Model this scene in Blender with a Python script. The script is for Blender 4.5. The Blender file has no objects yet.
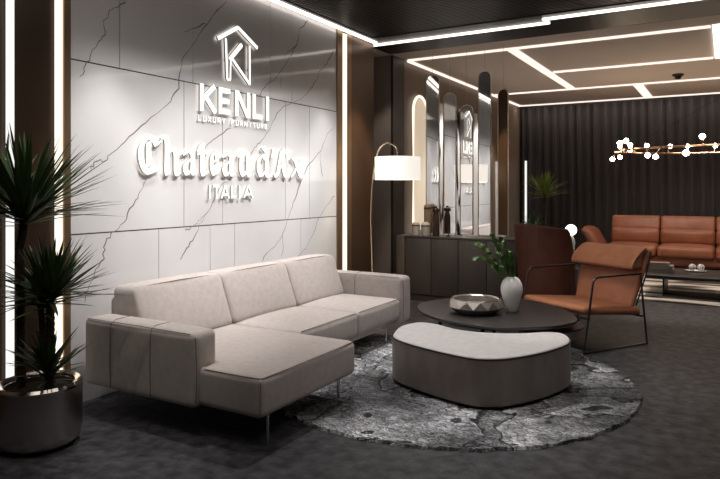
import bpy, bmesh, math, random
from mathutils import Vector, Matrix, noise
random.seed(7)
PI = math.pi
sc = bpy.context.scene
C = sc.collection
F = 632.0

# ---------------------------------------------------------------- camera maths
def ray(px, py):
    r = (px-360)/F; d = (189-py)/F
    return (.8655*r-.5009, .5009*r+.8655, d)
def on_z(px, py, z):
    a = ray(px, py); t = (z-1.6)/a[2]; return (a[0]*t, a[1]*t)
def on_x(px, py, x):
    a = ray(px, py); t = x/a[0]; return (a[1]*t, 1.6+a[2]*t)
def on_y(px, py, y):
    a = ray(px, py); t = y/a[1]; return (a[0]*t, 1.6+a[2]*t)

# ---------------------------------------------------------------- materials
def mat(name, col=(.8,.8,.8), rough=.5, metal=0, spec=.5, emit=None, es=0, sheen=0, coat=0,
        noise_scale=None, col2=None, bump=0, bump_scale=60, detail=4, lo=.35, hi=.65, aniso=None):
    m = bpy.data.materials.new(name); m.use_nodes = True
    nt = m.node_tree; N = nt.nodes; L = nt.links
    b = N['Principled BSDF']
    b.inputs['Base Color'].default_value = (*col, 1)
    b.inputs['Roughness'].default_value = rough
    b.inputs['Metallic'].default_value = metal
    b.inputs['Specular IOR Level'].default_value = spec
    b.inputs['Sheen Weight'].default_value = sheen
    b.inputs['Coat Weight'].default_value = coat
    if emit:
        b.inputs['Emission Color'].default_value = (*emit, 1)
        b.inputs['Emission Strength'].default_value = es
    tc = N.new('ShaderNodeTexCoord')
    if col2 is not None:
        n = N.new('ShaderNodeTexNoise'); n.inputs['Scale'].default_value = noise_scale or 5
        n.inputs['Detail'].default_value = detail
        r = N.new('ShaderNodeValToRGB'); r.color_ramp.elements[0].position = lo; r.color_ramp.elements[1].position = hi
        r.color_ramp.elements[0].color = (*col, 1); r.color_ramp.elements[1].color = (*col2, 1)
        if aniso:
            mp = N.new('ShaderNodeMapping'); mp.inputs['Scale'].default_value = aniso
            L.new(tc.outputs['Object'], mp.inputs['Vector']); L.new(mp.outputs[0], n.inputs['Vector'])
        else: L.new(tc.outputs['Object'], n.inputs['Vector'])
        L.new(n.outputs['Fac'], r.inputs[0]); L.new(r.outputs[0], b.inputs['Base Color'])
    if bump:
        n = N.new('ShaderNodeTexNoise'); n.inputs['Scale'].default_value = bump_scale; n.inputs['Detail'].default_value = 3
        bp = N.new('ShaderNodeBump'); bp.inputs['Strength'].default_value = bump; bp.inputs['Distance'].default_value = .01
        L.new(tc.outputs['Object'], n.inputs['Vector']); L.new(n.outputs['Fac'], bp.inputs['Height'])
        L.new(bp.outputs[0], b.inputs['Normal'])
    return m
def emis(name, col, s):
    m = bpy.data.materials.new(name); m.use_nodes = True
    nt = m.node_tree; nt.nodes.clear()
    e = nt.nodes.new('ShaderNodeEmission'); o = nt.nodes.new('ShaderNodeOutputMaterial')
    e.inputs[0].default_value = (*col, 1); e.inputs[1].default_value = s
    nt.links.new(e.outputs[0], o.inputs[0]); return m

M = {}
M['floor'] = mat('dark_carpet_tile', (.020,.020,.0235), .6, spec=.4, noise_scale=11, col2=(.086,.087,.096), bump=.6, bump_scale=30, detail=12, lo=.36, hi=.74)
M['marble'] = mat('polished_marble', (.78,.775,.78), .07, spec=1.0, noise_scale=1.1, col2=(.68,.675,.68), detail=6, lo=.4, hi=.75)
M['vein'] = mat('marble_vein', (.20,.18,.17), .3)
M['joint'] = mat('marble_joint', (.03,.028,.028), .5)
M['panda'] = mat('black_veined_marble', (.82,.81,.80), .15)
M['bronze'] = mat('bronze_panel', (.13,.082,.052), .32, metal=.55)
M['bronze_trim'] = mat('bronze_trim', (.30,.20,.12), .3, metal=.7)
M['dark_wall'] = mat('dark_panel', (.030,.024,.022), .45)
M['grey_wall'] = mat('taupe_panel', (.26,.215,.185), .5)
M['brown_wall'] = mat('brown_panel', (.16,.115,.085), .5)
M['ceil_dark'] = mat('dark_slat_ceiling', (.018,.013,.011), .42, spec=.35)
M['ceil_light'] = mat('beige_ceiling', (.68,.58,.51), .8)
M['strip'] = emis('led_strip', (1,.90,.82), 2.6)
M['strip_warm'] = emis('led_warm', (1,.84,.74), 1.25)
M['strip_wall'] = emis('led_wall', (1,.90,.74), 1.35)
M['strip_cool'] = emis('led_cool', (1,.98,.94), 1.05)
M['sign'] = emis('sign_face', (1,.98,.94), 1.6)
M['sign_side'] = mat('sign_side', (.42,.40,.37), .4)
M['sign_back'] = emis('sign_back', (1,.92,.82), 1.3)
M['sofa'] = mat('pale_taupe_fabric', (.455,.408,.385), .95, sheen=.2, noise_scale=22, col2=(.51,.462,.44), bump=.35, bump_scale=260, detail=6)
M['seam'] = mat('seam_taupe', (.20,.165,.15), .95)
M['ott_top'] = mat('light_grey_fabric', (.58,.565,.56), .95, sheen=.2, noise_scale=18, col2=(.66,.645,.64), bump=.35, bump_scale=260)
M['ott_side'] = mat('taupe_velvet', (.175,.145,.132), .85, sheen=.3, noise_scale=7, col2=(.235,.20,.183), bump=.25, bump_scale=160, aniso=(1,1,.4))
M['piping'] = mat('dark_piping', (.02,.018,.018), .8)
M['black_metal'] = mat('black_metal', (.018,.016,.016), .35, metal=.6)
M['dark_metal'] = mat('gunmetal', (.10,.09,.085), .3, metal=.9)
M['chrome'] = mat('brushed_steel', (.62,.60,.59), .22, metal=1)
M['pot'] = mat('gunmetal_pot', (.62,.57,.55), .27, metal=.95)
M['pot_rim'] = mat('polished_rim', (.80,.74,.68), .12, metal=1)
M['soil'] = mat('potting_soil', (.03,.018,.012), .95, bump=1, bump_scale=40)
M['trunk'] = mat('palm_trunk', (.045,.030,.020), .9, noise_scale=30, col2=(.09,.06,.04), bump=1, bump_scale=60)
M['leaf'] = mat('palm_leaf', (.028,.060,.014), .5, spec=.4, noise_scale=6, col2=(.055,.10,.022))
M['leaf2'] = mat('fresh_leaf', (.035,.085,.022), .45, noise_scale=9, col2=(.10,.19,.04))
M['leaf3'] = mat('yucca_leaf', (.20,.29,.045), .5, noise_scale=6, col2=(.32,.42,.08))
M['table'] = mat('charcoal_tabletop', (.021,.018,.018), .36, noise_scale=8, col2=(.028,.025,.0245))
M['leather'] = mat('cognac_leather', (.42,.158,.076), .45, noise_scale=7, col2=(.49,.20,.10), bump=.15, bump_scale=120)
M['leather_o'] = mat('orange_leather', (.28,.098,.052), .42, noise_scale=5, col2=(.34,.125,.068), bump=.12, bump_scale=90)
M['rust'] = mat('rust_upholstery', (.115,.034,.022), .6, noise_scale=8, col2=(.145,.046,.028), bump=.15, bump_scale=120)
M['curtain'] = mat('charcoal_curtain', (.032,.027,.028), .85, sheen=.1)
M['cab'] = mat('smoked_oak_door', (.085,.072,.064), .4, noise_scale=5, col2=(.105,.09,.08), aniso=(14,1,.6))
M['cab_side'] = mat('oak_side_panel', (.15,.125,.105), .5, noise_scale=9, col2=(.10,.082,.07), aniso=(8,1,.5))
M['cab_gap'] = mat('cabinet_shadow_gap', (.015,.013,.012), .6)
M['mirror'] = mat('mirror_glass', (.96,.95,.94), .015, metal=1)
M['mirror_frame'] = mat('champagne_frame', (.85,.70,.55), .4, metal=1)
M['wire'] = mat('steel_wire', (.35,.32,.30), .4, metal=.8)
M['shade'] = mat('lamp_shade_fabric', (.85,.82,.78), .9, emit=(1,.93,.85), es=.85)
M['brass'] = mat('pale_brass', (.75,.62,.48), .25, metal=1)
M['copper'] = mat('rose_copper', (.42,.24,.16), .3, metal=1)
M['bulb'] = emis('glowing_globe', (1,.80,.58), 38)
M['globe'] = emis('table_globe', (1,.90,.76), 3)
M['ceramic'] = mat('white_ceramic', (.80,.79,.78), .45, noise_scale=30, col2=(.74,.73,.72))
M['ceramic_grey'] = mat('grey_ceramic', (.40,.38,.37), .5)
M['jar'] = mat('cream_stoneware', (.62,.56,.50), .6)
M['jar_band'] = mat('dark_band', (.06,.04,.03), .6)
M['jar_tan'] = mat('tan_stoneware', (.30,.22,.14), .6)
M['jar_dark'] = mat('dark_turned_wood', (.055,.030,.024), .45)
M['book'] = mat('grey_cover', (.24,.23,.22), .6)
M['book2'] = mat('brown_cover', (.28,.17,.13), .6)
M['page'] = mat('paper_edge', (.40,.36,.32), .8)
M['plinth'] = mat('grey_plinth', (.14,.13,.125), .5)

# ---------------------------------------------------------------- mesh helpers
def link(name, bm, m, parent=None, smooth=True, kind=None):
    me = bpy.data.meshes.new(name); 
    bmesh.ops.recalc_face_normals(bm, faces=bm.faces)
    bm.to_mesh(me); bm.free()
    for mm in (m if isinstance(m, (list, tuple)) else [m]): me.materials.append(mm)
    if smooth:
        me.shade_smooth()
        try: me.set_sharp_from_angle(angle=math.radians(38))
        except Exception: pass
    o = bpy.data.objects.new(name, me); C.objects.link(o)
    if parent: o.parent = parent
    if kind: o['kind'] = kind
    return o
def tag(o, label, cat, group=None):
    o['label'] = label; o['category'] = cat
    if group: o['group'] = group
    return o
def thing(name, label, cat, loc=(0,0,0), rz=0, group=None):
    o = bpy.data.objects.new(name, None); C.objects.link(o)
    o.location = loc; o.rotation_euler = (0,0,rz); o.empty_display_size = .1
    return tag(o, label, cat, group)
def box(bm, x0,x1,y0,y1,z0,z1, mi=0, bevel=0, segs=2):
    r = bmesh.ops.create_cube(bm, size=1)
    vs = r['verts']
    for v in vs:
        v.co = Vector(((x0+x1)/2+v.co.x*(x1-x0), (y0+y1)/2+v.co.y*(y1-y0), (z0+z1)/2+v.co.z*(z1-z0)))
    fs = {f for v in vs for f in v.link_faces}
    for f in fs: f.material_index = mi
    if bevel:
        es = list({e for v in vs for e in v.link_edges})
        bmesh.ops.bevel(bm, geom=es, offset=bevel, segments=segs, profile=.5, affect='EDGES', material=mi)
def B(name, x0,x1,y0,y1,z0,z1, m, parent=None, bevel=0, kind=None, segs=2):
    bm = bmesh.new(); box(bm, x0,x1,y0,y1,z0,z1, 0, bevel, segs)
    return link(name, bm, m, parent, smooth=bool(bevel), kind=kind)
def tube(bm, pts, r, n=8, closed=False, caps=True, mi=0):
    pts = [Vector(p) for p in pts]; K = len(pts)
    rs = r if isinstance(r, (list, tuple)) else [r]*K
    rings = []; prev = None
    for i, p in enumerate(pts):
        if closed: t = pts[(i+1)%K]-pts[i-1]
        else: t = pts[min(i+1,K-1)]-pts[max(i-1,0)]
        t.normalize()
        if prev is None:
            up = Vector((0,0,1)) if abs(t.z) < .9 else Vector((1,0,0))
            a = t.cross(up).normalized()
        else:
            a = (prev - t*prev.dot(t)).normalized()
        prev = a; b = t.cross(a)
        rings.append([bm.verts.new(p+(a*math.cos(2*PI*k/n)+b*math.sin(2*PI*k/n))*rs[i]) for k in range(n)])
    R = range(K) if closed else range(K-1)
    for i in R:
        A, D = rings[i], rings[(i+1)%K]
        for k in range(n):
            f = bm.faces.new((A[k], A[(k+1)%n], D[(k+1)%n], D[k])); f.material_index = mi
    if caps and not closed:
        for rr in (rings[0][::-1], rings[-1]):
            f = bm.faces.new(rr); f.material_index = mi
def fillet(pts, r, n=6):
    pts = [Vector(p) for p in pts]; out = [pts[0]]
    for i in range(1, len(pts)-1):
        a, p, b = pts[i-1], pts[i], pts[i+1]
        da = (a-p); db = (b-p); rr = min(r, da.length*.45, db.length*.45)
        s = p+da.normalized()*rr; e = p+db.normalized()*rr
        for k in range(n+1):
            u = k/n; out.append(s*(1-u)**2 + p*2*u*(1-u) + e*u*u)
    out.append(pts[-1]); return out
def lathe(bm, prof, n=40, cx=0, cy=0, mi=0, close=True, twist=None):
    rings = []
    for (r, z) in prof:
        if r < 1e-5: rings.append([bm.verts.new((cx,cy,z))])
        else: rings.append([bm.verts.new((cx+r*math.cos(2*PI*k/n), cy+r*math.sin(2*PI*k/n), z)) for k in range(n)])
    for A, D in zip(rings, rings[1:]):
        if len(A) == 1 and len(D) == 1: continue
        for k in range(n):
            k2 = (k+1)%n
            if len(A) == 1: f = bm.faces.new((A[0], D[k2], D[k]))
            elif len(D) == 1: f = bm.faces.new((A[k], A[k2], D[0]))
            else: f = bm.faces.new((A[k], A[k2], D[k2], D[k]))
            f.material_index = mi
def LATHE(name, prof, m, parent=None, n=40, cx=0, cy=0):
    bm = bmesh.new(); lathe(bm, prof, n, cx, cy); return link(name, bm, m, parent)
def softbox(bm, x0,x1,y0,y1,z0,z1, r, n=14, bulge=(0,0,0,0,0,0), fn=None):
    """rounded cushion; bulge = (-x,+x,-y,+y,-z,+z)"""
    hx, hy, hz = (x1-x0)/2, (y1-y0)/2, (z1-z0)/2
    cx, cy, cz = (x0+x1)/2, (y0+y1)/2, (z0+z1)/2
    def grid(h):   # dense at ends
        k = max(2, int(4)); core = n
        a = [-h + r*(1-math.cos(PI/2*i/k)) for i in range(k)]
        c = [-(h-r) + 2*(h-r)*i/core for i in range(core+1)]
        return a + c + [-v for v in a[::-1]]
    gx, gy, gz = grid(hx), grid(hy), grid(hz)
    cache = {}
    def P(x, y, z):
        key = (round(x,5), round(y,5), round(z,5))
        if key in cache: return cache[key]
        q = Vector((x,y,z)); c = Vector((max(-hx+r,min(hx-r,x)), max(-hy+r,min(hy-r,y)), max(-hz+r,min(hz-r,z))))
        d = q-c
        if d.length > 1e-9: q = c + d.normalized()*r
        u, v, w = q.x/hx, q.y/hy, q.z/hz
        e = lambda s: max(0, 1-s**2)
        q.x += (bulge[1] if u > 0 else -bulge[0])*e(v)*e(w)*abs(u)
        q.y += (bulge[3] if v > 0 else -bulge[2])*e(u)*e(w)*abs(v)
        q.z += (bulge[5] if w > 0 else -bulge[4])*e(u)*e(v)*abs(w)
        q += Vector((cx,cy,cz))
        if fn: q = fn(q)
        cache[key] = bm.verts.new(q); return cache[key]
    for s in (-1,1):
        for ga, gb, mk in ((gx,gy,lambda a,b:(a,b,s*hz)), (gx,gz,lambda a,b:(a,s*hy,b)), (gy,gz,lambda a,b:(s*hx,a,b))):
            for i in range(len(ga)-1):
                for j in range(len(gb)-1):
                    vs = [P(*mk(ga[i],gb[j])), P(*mk(ga[i+1],gb[j])), P(*mk(ga[i+1],gb[j+1])), P(*mk(ga[i],gb[j+1]))]
                    if len(set(vs)) == 4:
                        try: bm.faces.new(vs)
                        except ValueError: pass
def SB(name, dims, r, m, parent=None, **k):
    bm = bmesh.new(); softbox(bm, *dims, r, **k); return link(name, bm, m, parent)
def catmull(P, n=6):
    K = len(P); out = []
    for i in range(K):
        p0, p1, p2, p3 = (Vector(P[(i+j-1)%K]) for j in range(4))
        for k in range(n):
            t = k/n
            out.append(.5*((2*p1)+(p2-p0)*t+(2*p0-5*p1+4*p2-p3)*t*t+(3*p1-p0-3*p2+p3)*t**3))
    return out
def ccw(P):
    a = sum(P[i].x*P[(i+1)%len(P)].y-P[(i+1)%len(P)].x*P[i].y for i in range(len(P)))
    return P if a > 0 else P[::-1]
def inset(P, d):
    K = len(P); out = []
    for i in range(K):
        t = (P[(i+1)%K]-P[i-1]).normalized(); nrm = Vector((t.y,-t.x))
        out.append(P[i]-nrm*d)
    return out
def slab(bm, P, z0, z1, r0, r1, segs=5, dome=0, rings=6):
    P = ccw([Vector((p[0],p[1])) for p in P]); prof = []
    for k in range(segs+1):
        a = PI/2*k/segs; prof.append((r0*(1-math.sin(a)), z0+r0*(1-math.cos(a))))
    for k in range(segs+1):
        a = PI/2*k/segs; prof.append((r1*(1-math.cos(a)), z1-r1*(1-math.sin(a))))
    R = [[bm.verts.new((p.x,p.y,z)) for p in inset(P, d)] for d, z in prof]
    K = len(P)
    for A, D in zip(R, R[1:]):
        for k in range(K): bm.faces.new((A[k],A[(k+1)%K],D[(k+1)%K],D[k]))
    bm.faces.new(R[0][::-1])
    top = R[-1]
    if dome:
        c = sum((v.co for v in top), Vector())/K
        for j in range(1, rings):
            s = 1-j/rings; zz = z1+dome*(1-s*s)
            nr = [bm.verts.new((c.x+(v.co.x-c.x)*s, c.y+(v.co.y-c.y)*s, zz)) for v in R[-1]]
            for k in range(K): bm.faces.new((top[k],top[(k+1)%K],nr[(k+1)%K],nr[k]))
            top = nr
    bm.faces.new(top)

# ================================================================ SETTING
ZC = 3.6
WX = -4.18
B('floor', -5.2,5.2,-3.2,15.6,-.05,0, M['floor'], kind='structure')
# dark slatted ceiling
bm = bmesh.new(); box(bm, -4.32,5.2,-3.2,8.35,3.64,3.7)
y = 2.0
while y < 7.35:
    box(bm, -4.06,5.1,y,y+.034,3.61,3.641); y += .055
box(bm, -4.32,5.2,7.35,8.35,ZC,3.641); box(bm, -4.32,-4.06,-3,7.35,ZC,3.641)
o = link('ceiling', bm, M['ceil_dark'], smooth=False, kind='structure')
bm = bmesh.new(); box(bm, -5.2,5.2,8.351,15.6,ZC,3.7); box(bm, -5.2,-4.321,7.4,8.35,ZC,3.7)
link('ceiling', bm, M['ceil_light'], smooth=False, kind='structure')
# left wall: backing body, marble cladding, bronze panels
B('wall_left', -5.2,-4.24,-3.2,7.6,0,ZC+.1, M['dark_wall'], kind='structure')
YA, YB = 2.955, 6.64
zj1, zj2 = 1.262, 2.56
bm = bmesh.new()
box(bm, -4.239,WX-.006,YA,YB,.0,ZC-.01, 2)
rows = [(.0,zj1,[3.8,4.42,4.76,5.88]), (zj1,zj2,[4.09,4.59,5.59,6.05]), (zj2,ZC-.005,[3.4,4.2,5.32,5.71])]
g = .003
for z0, z1, js in rows:
    ys = [YA]+js+[YB]
    for a, b in zip(ys, ys[1:]):
        box(bm, -4.2,WX,a+g*(a!=YA),b-g*(b!=YB),z0+(.005 if z0 else 0),z1-.005, 0)
veins = [
 [(126,0),(120.7,5.6),(109.5,11),(104,20),(105,33.5),(97,44.7),(89.4,56),(85,69),(79,78)],
 [(228,0),(207,23),(193,46),(182,60),(178,87.5),(168,105),(145,122),(130,137),(113,152),(105,161),(95,161),(91,170)],
 [(207,23),(191,30),(183,33)],
 [(147,178),(139,195),(130,208),(124,223),(113,233),(105,242),(103,259),(96,270),(90,285),(84,305)],
 [(308,20),(300,29),(297,45),(289,58),(281,71.5),(275.6,78),(266.7,85),(258,97)],
 [(297,45),(284,56)], [(281,71.5),(281,90)],
 [(333.8,51),(327,63.7),(319,72.6),(317,80),(311,89),(301,99),(283,106),(275,116),(269,131),(260,142.5),(253,150),(243,166)],
 [(231,128),(216,138),(207,145),(199,160)],
 [(334,125),(325.6,138),(321,151),(310,163),(301,180),(295,198),(289,215),(283,233),(276,245),(266,253),(262,262)],
 [(320.7,153),(320,165),(323,177)], [(283,233),(283,246),(281,258)],
 [(231,177.5),(219,189),(212,204),(205,215),(199,225),(193,240),(184,252),(180,261)],
 [(208,212),(200,219),(193,226),(184,231)],
 [(335,195),(327,205),(319,218),(314,232),(307,246),(300,254),(296,258)]]
for v in veins:
    pts = []
    for (a, b), (c, d) in zip(v, v[1:]):
        for k in range(4):
            t = k/4; pts.append((a+(c-a)*t, b+(d-b)*t))
    pts.append(v[-1])
    W = [Vector(on_x(p[0], p[1], WX)) for p in pts]
    W = [w+Vector((random.uniform(-.012,.012), random.uniform(-.012,.012))) for w in W]
    n = len(W); prev = None
    for i, w in enumerate(W):
        if not (YA < w.x < YB and w.y < ZC-.02): prev = None; continue
        t = (W[min(i+1,n-1)]-W[max(i-1,0)]).normalized(); nn = Vector((-t.y,t.x))
        hw = .0022+.0062*abs(noise.noise(Vector((w.x*3,w.y*3,0))))*1.6
        if i in (0, n-1): hw = .0005
        cur = [bm.verts.new((WX+.0008, w.x+nn.x*s*hw, w.y+nn.y*s*hw)) for s in (-1,1)]
        if prev: 
            f = bm.faces.new((prev[0],prev[1],cur[1],cur[0])); f.material_index = 1
        prev = cur
link('wall_left', bm, [M['marble'], M['vein'], M['joint']], smooth=False, kind='structure')
# bronze panels on each side of the marble
B('wall_left', -4.239,WX,6.98,7.6,0,ZC-.01, M['bronze'], kind='structure')
B('wall_left', -4.239,-4.20,-3.2,2.47,0,ZC-.01, M['bronze'], kind='structure')
B('wall_left', -4.239,-4.20,2.55,2.83,0,ZC-.01, mat('bronze_panel_dark', (.055,.032,.020), .35, metal=.4), kind='structure')
B('trim_1', -4.239,-4.165,2.90,2.955,0,ZC-.01, M['bronze_trim'], kind='structure')
B('trim_2', -4.239,-4.165,6.64,6.76,0,ZC-.01, M['bronze_trim'], kind='structure')
B('trim_3', -4.239,-4.165,6.86,6.98,0,ZC-.01, M['bronze_trim'], kind='structure')
# recess beyond the marble wall and the side wall of the far room
B('wall_left', -5.2,-4.34,8.42,8.6,0,ZC, M['grey_wall'], kind='structure')
B('wall_left', -4.34,-4.30,8.42,8.8,0,ZC, M['dark_wall'], kind='structure')
B('wall_left', -4.6,-4.33,8.8,15.3,0,ZC, M['brown_wall'], kind='structure')
# black-veined marble lining
mp = M['panda']; nt = mp.node_tree; N = nt.nodes; L = nt.links
tc = N.new('ShaderNodeTexCoord'); mpg = N.new('ShaderNodeMapping'); mpg.inputs['Scale'].default_value = (1,1.1,.28)
nz = N.new('ShaderNodeTexNoise'); nz.inputs['Scale'].default_value = 3.2; nz.inputs['Detail'].default_value = 7; nz.inputs['Distortion'].default_value = 1.4
rp = N.new('ShaderNodeValToRGB')
rp.color_ramp.elements[0].position = .40; rp.color_ramp.elements[0].color = (.012,.012,.014,1)
rp.color_ramp.elements[1].position = .47; rp.color_ramp.elements[1].color = (.80,.80,.80,1)
L.new(tc.outputs['Object'], mpg.inputs[0]); L.new(mpg.outputs[0], nz.inputs['Vector']); L.new(nz.outputs['Fac'], rp.inputs[0]); L.new(rp.outputs[0], N['Principled BSDF'].inputs['Base Color'])
B('wall_left', -4.33,-4.305,9.66,12.65,0,3.1, M['panda'], kind='structure')
B('wall_left', -4.33,-4.305,13.35,14.0,0,2.2, M['ceramic'], kind='structure')
B('wall_back', -5.2,5.2,15.3,15.6,0,ZC+.1, M['dark_wall'], kind='structure')
B('wall_right', 5.0,5.2,-3.2,15.3,0,ZC+.1, M['brown_wall'], kind='structure')
B('wall_front', -5.2,5.2,-3.4,-3.2,0,ZC+.1, M['brown_wall'], kind='structure')

# ---------------------------------------------------------------- LED strips
def strip(label, x0,x1,y0,y1,z0,z1, m, group=None, name='ceiling_strip_light', cat='strip light'):
    o = B(name, x0,x1,y0,y1,z0,z1, m); return tag(o, label, cat, group)
z0, z1 = 3.575, 3.599
strip('white strip light running along the top of the marble wall', -4.145,-4.10,1.5,7.56,z0,z1, M['strip'])
strip('long strip light crossing the front of the dark slatted ceiling', -4.25,-1.82,7.645,7.69,z0,z1, M['strip'])
strip('strip light on the dark ceiling, offset past the first and running out of frame right', -1.86,4.2,7.465,7.51,z0,z1, M['strip'])
strip('first strip light across the beige ceiling, beside the dark ceiling edge', -4.25,-.16,8.81,8.87,z0,z1, M['strip_warm'])
strip('strip light along the left side of the beige ceiling, above the brown wall', -4.30,-4.24,8.89,14.98,z0,z1, M['strip_warm'])
strip('wide strip light across the beige ceiling toward the curtain, behind the hanging mirrors', -2.705,-2.575,8.89,12.94,z0,z1, M['strip_warm'])
strip('second strip light across the beige ceiling, starting at the wide one', -2.54,-.16,10.93,11.0,z0,z1, M['strip_warm'])
strip('third strip light across the beige ceiling, right above the round-bulb pendant', -4.22,4.2,12.97,13.03,z0,z1, M['strip_warm'])
strip('strip light along the curtain top at the back of the beige ceiling', -4.31,4.2,15.0,15.06,z0,z1, M['strip_warm'])
strip('short wide strip light joining the two rearmost ones', -1.53,-1.37,13.06,14.98,z0,z1, M['strip_warm'])
strip('wide strip light at the right frame edge joining the first two', -.14,.06,8.80,11.0,z0,z1, M['strip'])
strip('warm vertical light between bronze trim and the left end of the marble', -4.2,-4.17,2.848,2.892,0.02,3.56, M['strip_wall'], name='wall_strip_light')
strip('white vertical light behind the tall potted plant, at the far left', -4.2,-4.17,2.490,2.532,0.02,3.56, M['strip_cool'], name='wall_strip_light')
strip('vertical light at the right end of the marble, above the sofa arm', -4.2,-4.155,6.77,6.85,0.02,3.56, M['strip_wall'], name='wall_strip_light')
strip('thin vertical light beside the curtain, behind the yucca', -4.14,-4.10,14.98,15.02,.25,2.27, M['strip_cool'], name='wall_strip_light')
# smoke detector
t = thing('smoke_detector', 'small dark ceiling detector on the beige ceiling above the curtain', 'detector', (-.72,12.3,3.6))
LATHE('housing', [(0,-.0001),(.09,-.0001),(.09,-.03),(.055,-.035),(0,-.035)], M['dark_metal'], t, 24)
LATHE('sensor', [(.05,-.036),(.05,-.07),(.035,-.085),(0,-.085)], M['black_metal'], t, 24)

# ---------------------------------------------------------------- curtain
bm = bmesh.new(); n = 1500; x0, x1 = -4.25, 4.9; prev = None
for i in range(n+1):
    x = x0+(x1-x0)*i/n; ph = x*2*PI/.19+1.5*noise.noise(Vector((x*1.3,0,0)))
    cur = []
    for j, zz in enumerate((0.02,1.2,2.4,3.55)):
        a = .065+.02*noise.noise(Vector((x*2,zz*.4,3)))
        cur.append(bm.verts.new((x+.012*math.sin(ph*.5+zz), 15.2+a*math.sin(ph+.25*zz)*(.8+.2*math.cos(ph*.37)), zz)))
    if prev:
        for j in range(3): bm.faces.new((prev[j],cur[j],cur[j+1],prev[j+1]))
    prev = cur
tag(link('curtain', bm, M['curtain']), 'dark charcoal pleated curtain covering the whole back wall', 'curtain')

# ================================================================ SECTIONAL SOFA
t = thing('sectional_sofa', 'pale taupe fabric corner sofa with chaise, below the glowing wall signs', 'sofa', (-3.3,4.5,0))
def L3(o, par):  # shapes below are written in world coordinates
    o.matrix_parent_inverse = Matrix.Identity(4); o.location = tuple(-c for c in par.location); return o
S = M['sofa']
def armfn(yc):
    def fn(q): return q
    return fn
a1 = SB('arm', (-4.02,-2.93,2.95,3.17,.19,.675), .045, S, t, bulge=(0,.012,.006,.004,0,.008)); L3(a1,t)
a2 = SB('arm', (-4.02,-2.93,5.94,6.16,.19,.675), .045, S, t, bulge=(0,.012,.006,.004,0,.008)); L3(a2,t)
def seam_tube(name, pts, par, r=.0035, m=None):
    bm = bmesh.new(); tube(bm, pts, r, 6); return link(name, bm, m or M['seam'], par)
for arm, ya in ((a1,2.944), (a2,5.934)):
    for xs in (-3.72,-3.32) if arm is a1 else (-3.5,):
        seam_tube('seam', [(xs,ya+.004,.21),(xs,ya-.002,.4),(xs,ya+.001,.63),(xs,ya+.016,.665),(xs,ya+.05,.6815),(xs,ya+.11,.6835),(xs,ya+.17,.681)], arm)
    seam_tube('seam', [(-3.98,ya+.016,.668),(-3.5,ya+.012,.672),(-2.97,ya+.016,.668)], arm, .003)
    seam_tube('seam', [(-2.925,ya+.02,.22),(-2.918,ya+.022,.45),(-2.928,ya+.02,.65)], arm, .003)
# back frame
L3(SB('back_frame', (-4.06,-3.88,3.2,5.95,.19,.79), .05, S, t, n=10), t)
# seat base
L3(SB('seat_base', (-3.95,-3.0,3.18,5.93,.17,.27), .03, S, t, n=8), t)
# chaise (L outline)
def roundpoly(P, rad, n=7):
    out = []
    K = len(P)
    for i in range(K):
        a, p, b = (Vector(P[(i+j-1)%K]) for j in range(3))
        da = (a-p); db = (b-p); rr = min(rad, da.length*.45, db.length*.45)
        s = p+da.normalized()*rr; e = p+db.normalized()*rr
        for k in range(n+1):
            u = k/n; out.append(s*(1-u)**2+p*2*u*(1-u)+e*u*u)
    # resample long edges
    res = []
    for i, p in enumerate(out):
        q = out[(i+1)%len(out)]; res.append(p)
        m = int((q-p).length/.05)
        for k in range(1, m): res.append(p+(q-p)*k/m)
    return res
bm = bmesh.new()
slab(bm, roundpoly([(-3.85,3.10),(-2.95,3.10),(-2.95,2.99),(-2.42,2.99),(-2.42,4.13),(-3.85,4.13)], .055), .20,.455,.05,.045, segs=6)
ch = L3(link('chaise_cushion', bm, S, t), t)
seam_tube('seam', [(-2.885,3.003,.446),(-2.6,2.999,.448),(-2.455,3.01,.447),(-2.434,3.03,.446),(-2.426,3.3,.447),(-2.426,3.9,.447),(-2.435,4.10,.446)], ch, .0035)
seam_tube('seam', [(-2.435,3.0,.24),(-2.431,2.999,.33),(-2.434,3.004,.43)], ch, .0025)
for y0_, y1_ in ((4.135,5.06),(5.065,5.935)):
    c = SB('seat_cushion', (-3.85,-2.94,y0_,y1_,.235,.455), .045, S, t, bulge=(0,.008,0,0,0,.02)); L3(c, t)
    seam_tube('seam', [(-2.955,y0_+.03,.451),(-2.948,(y0_+y1_)/2,.4555),(-2.955,y1_-.03,.451)], c, .003)
for y0_, y1_ in ((3.19,4.12),(4.13,5.05),(5.06,5.93)):
    def fn(q, y0_=y0_):
        if q.x > -3.85:
            k = (q.x+3.85)/.25; q.x -= k*.17*max(0, min(1, (q.z-.44)/.43))
        return q
    c = SB('back_cushion', (-4.02,-3.60,y0_,y1_,.44,.875), .055, S, t, bulge=(0,.028,0,0,0,.006), fn=fn); L3(c, t)
    seam_tube('seam', [(-3.785,y0_+.03,.868),(-3.775,(y0_+y1_)/2,.876),(-3.785,y1_-.03,.868)], c, .003)
def blade(x, y, ax='x'):
    bm = bmesh.new()
    tube(bm, [(x,y,.03 if (Vector((x,y))-Vector((-2.08,5.02))).length < 1.5 else 0),(x,y,.2)], .009, 12)
    return L3(link('leg', bm, M['chrome'], t), t)
blade(-2.47,3.12,'x'); blade(-2.52,4.03,'x'); blade(-3.02,5.75,'x'); blade(-3.9,3.6,'x'); blade(-3.95,5.95,'x'); blade(-3.02,6.03,'x')

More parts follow.
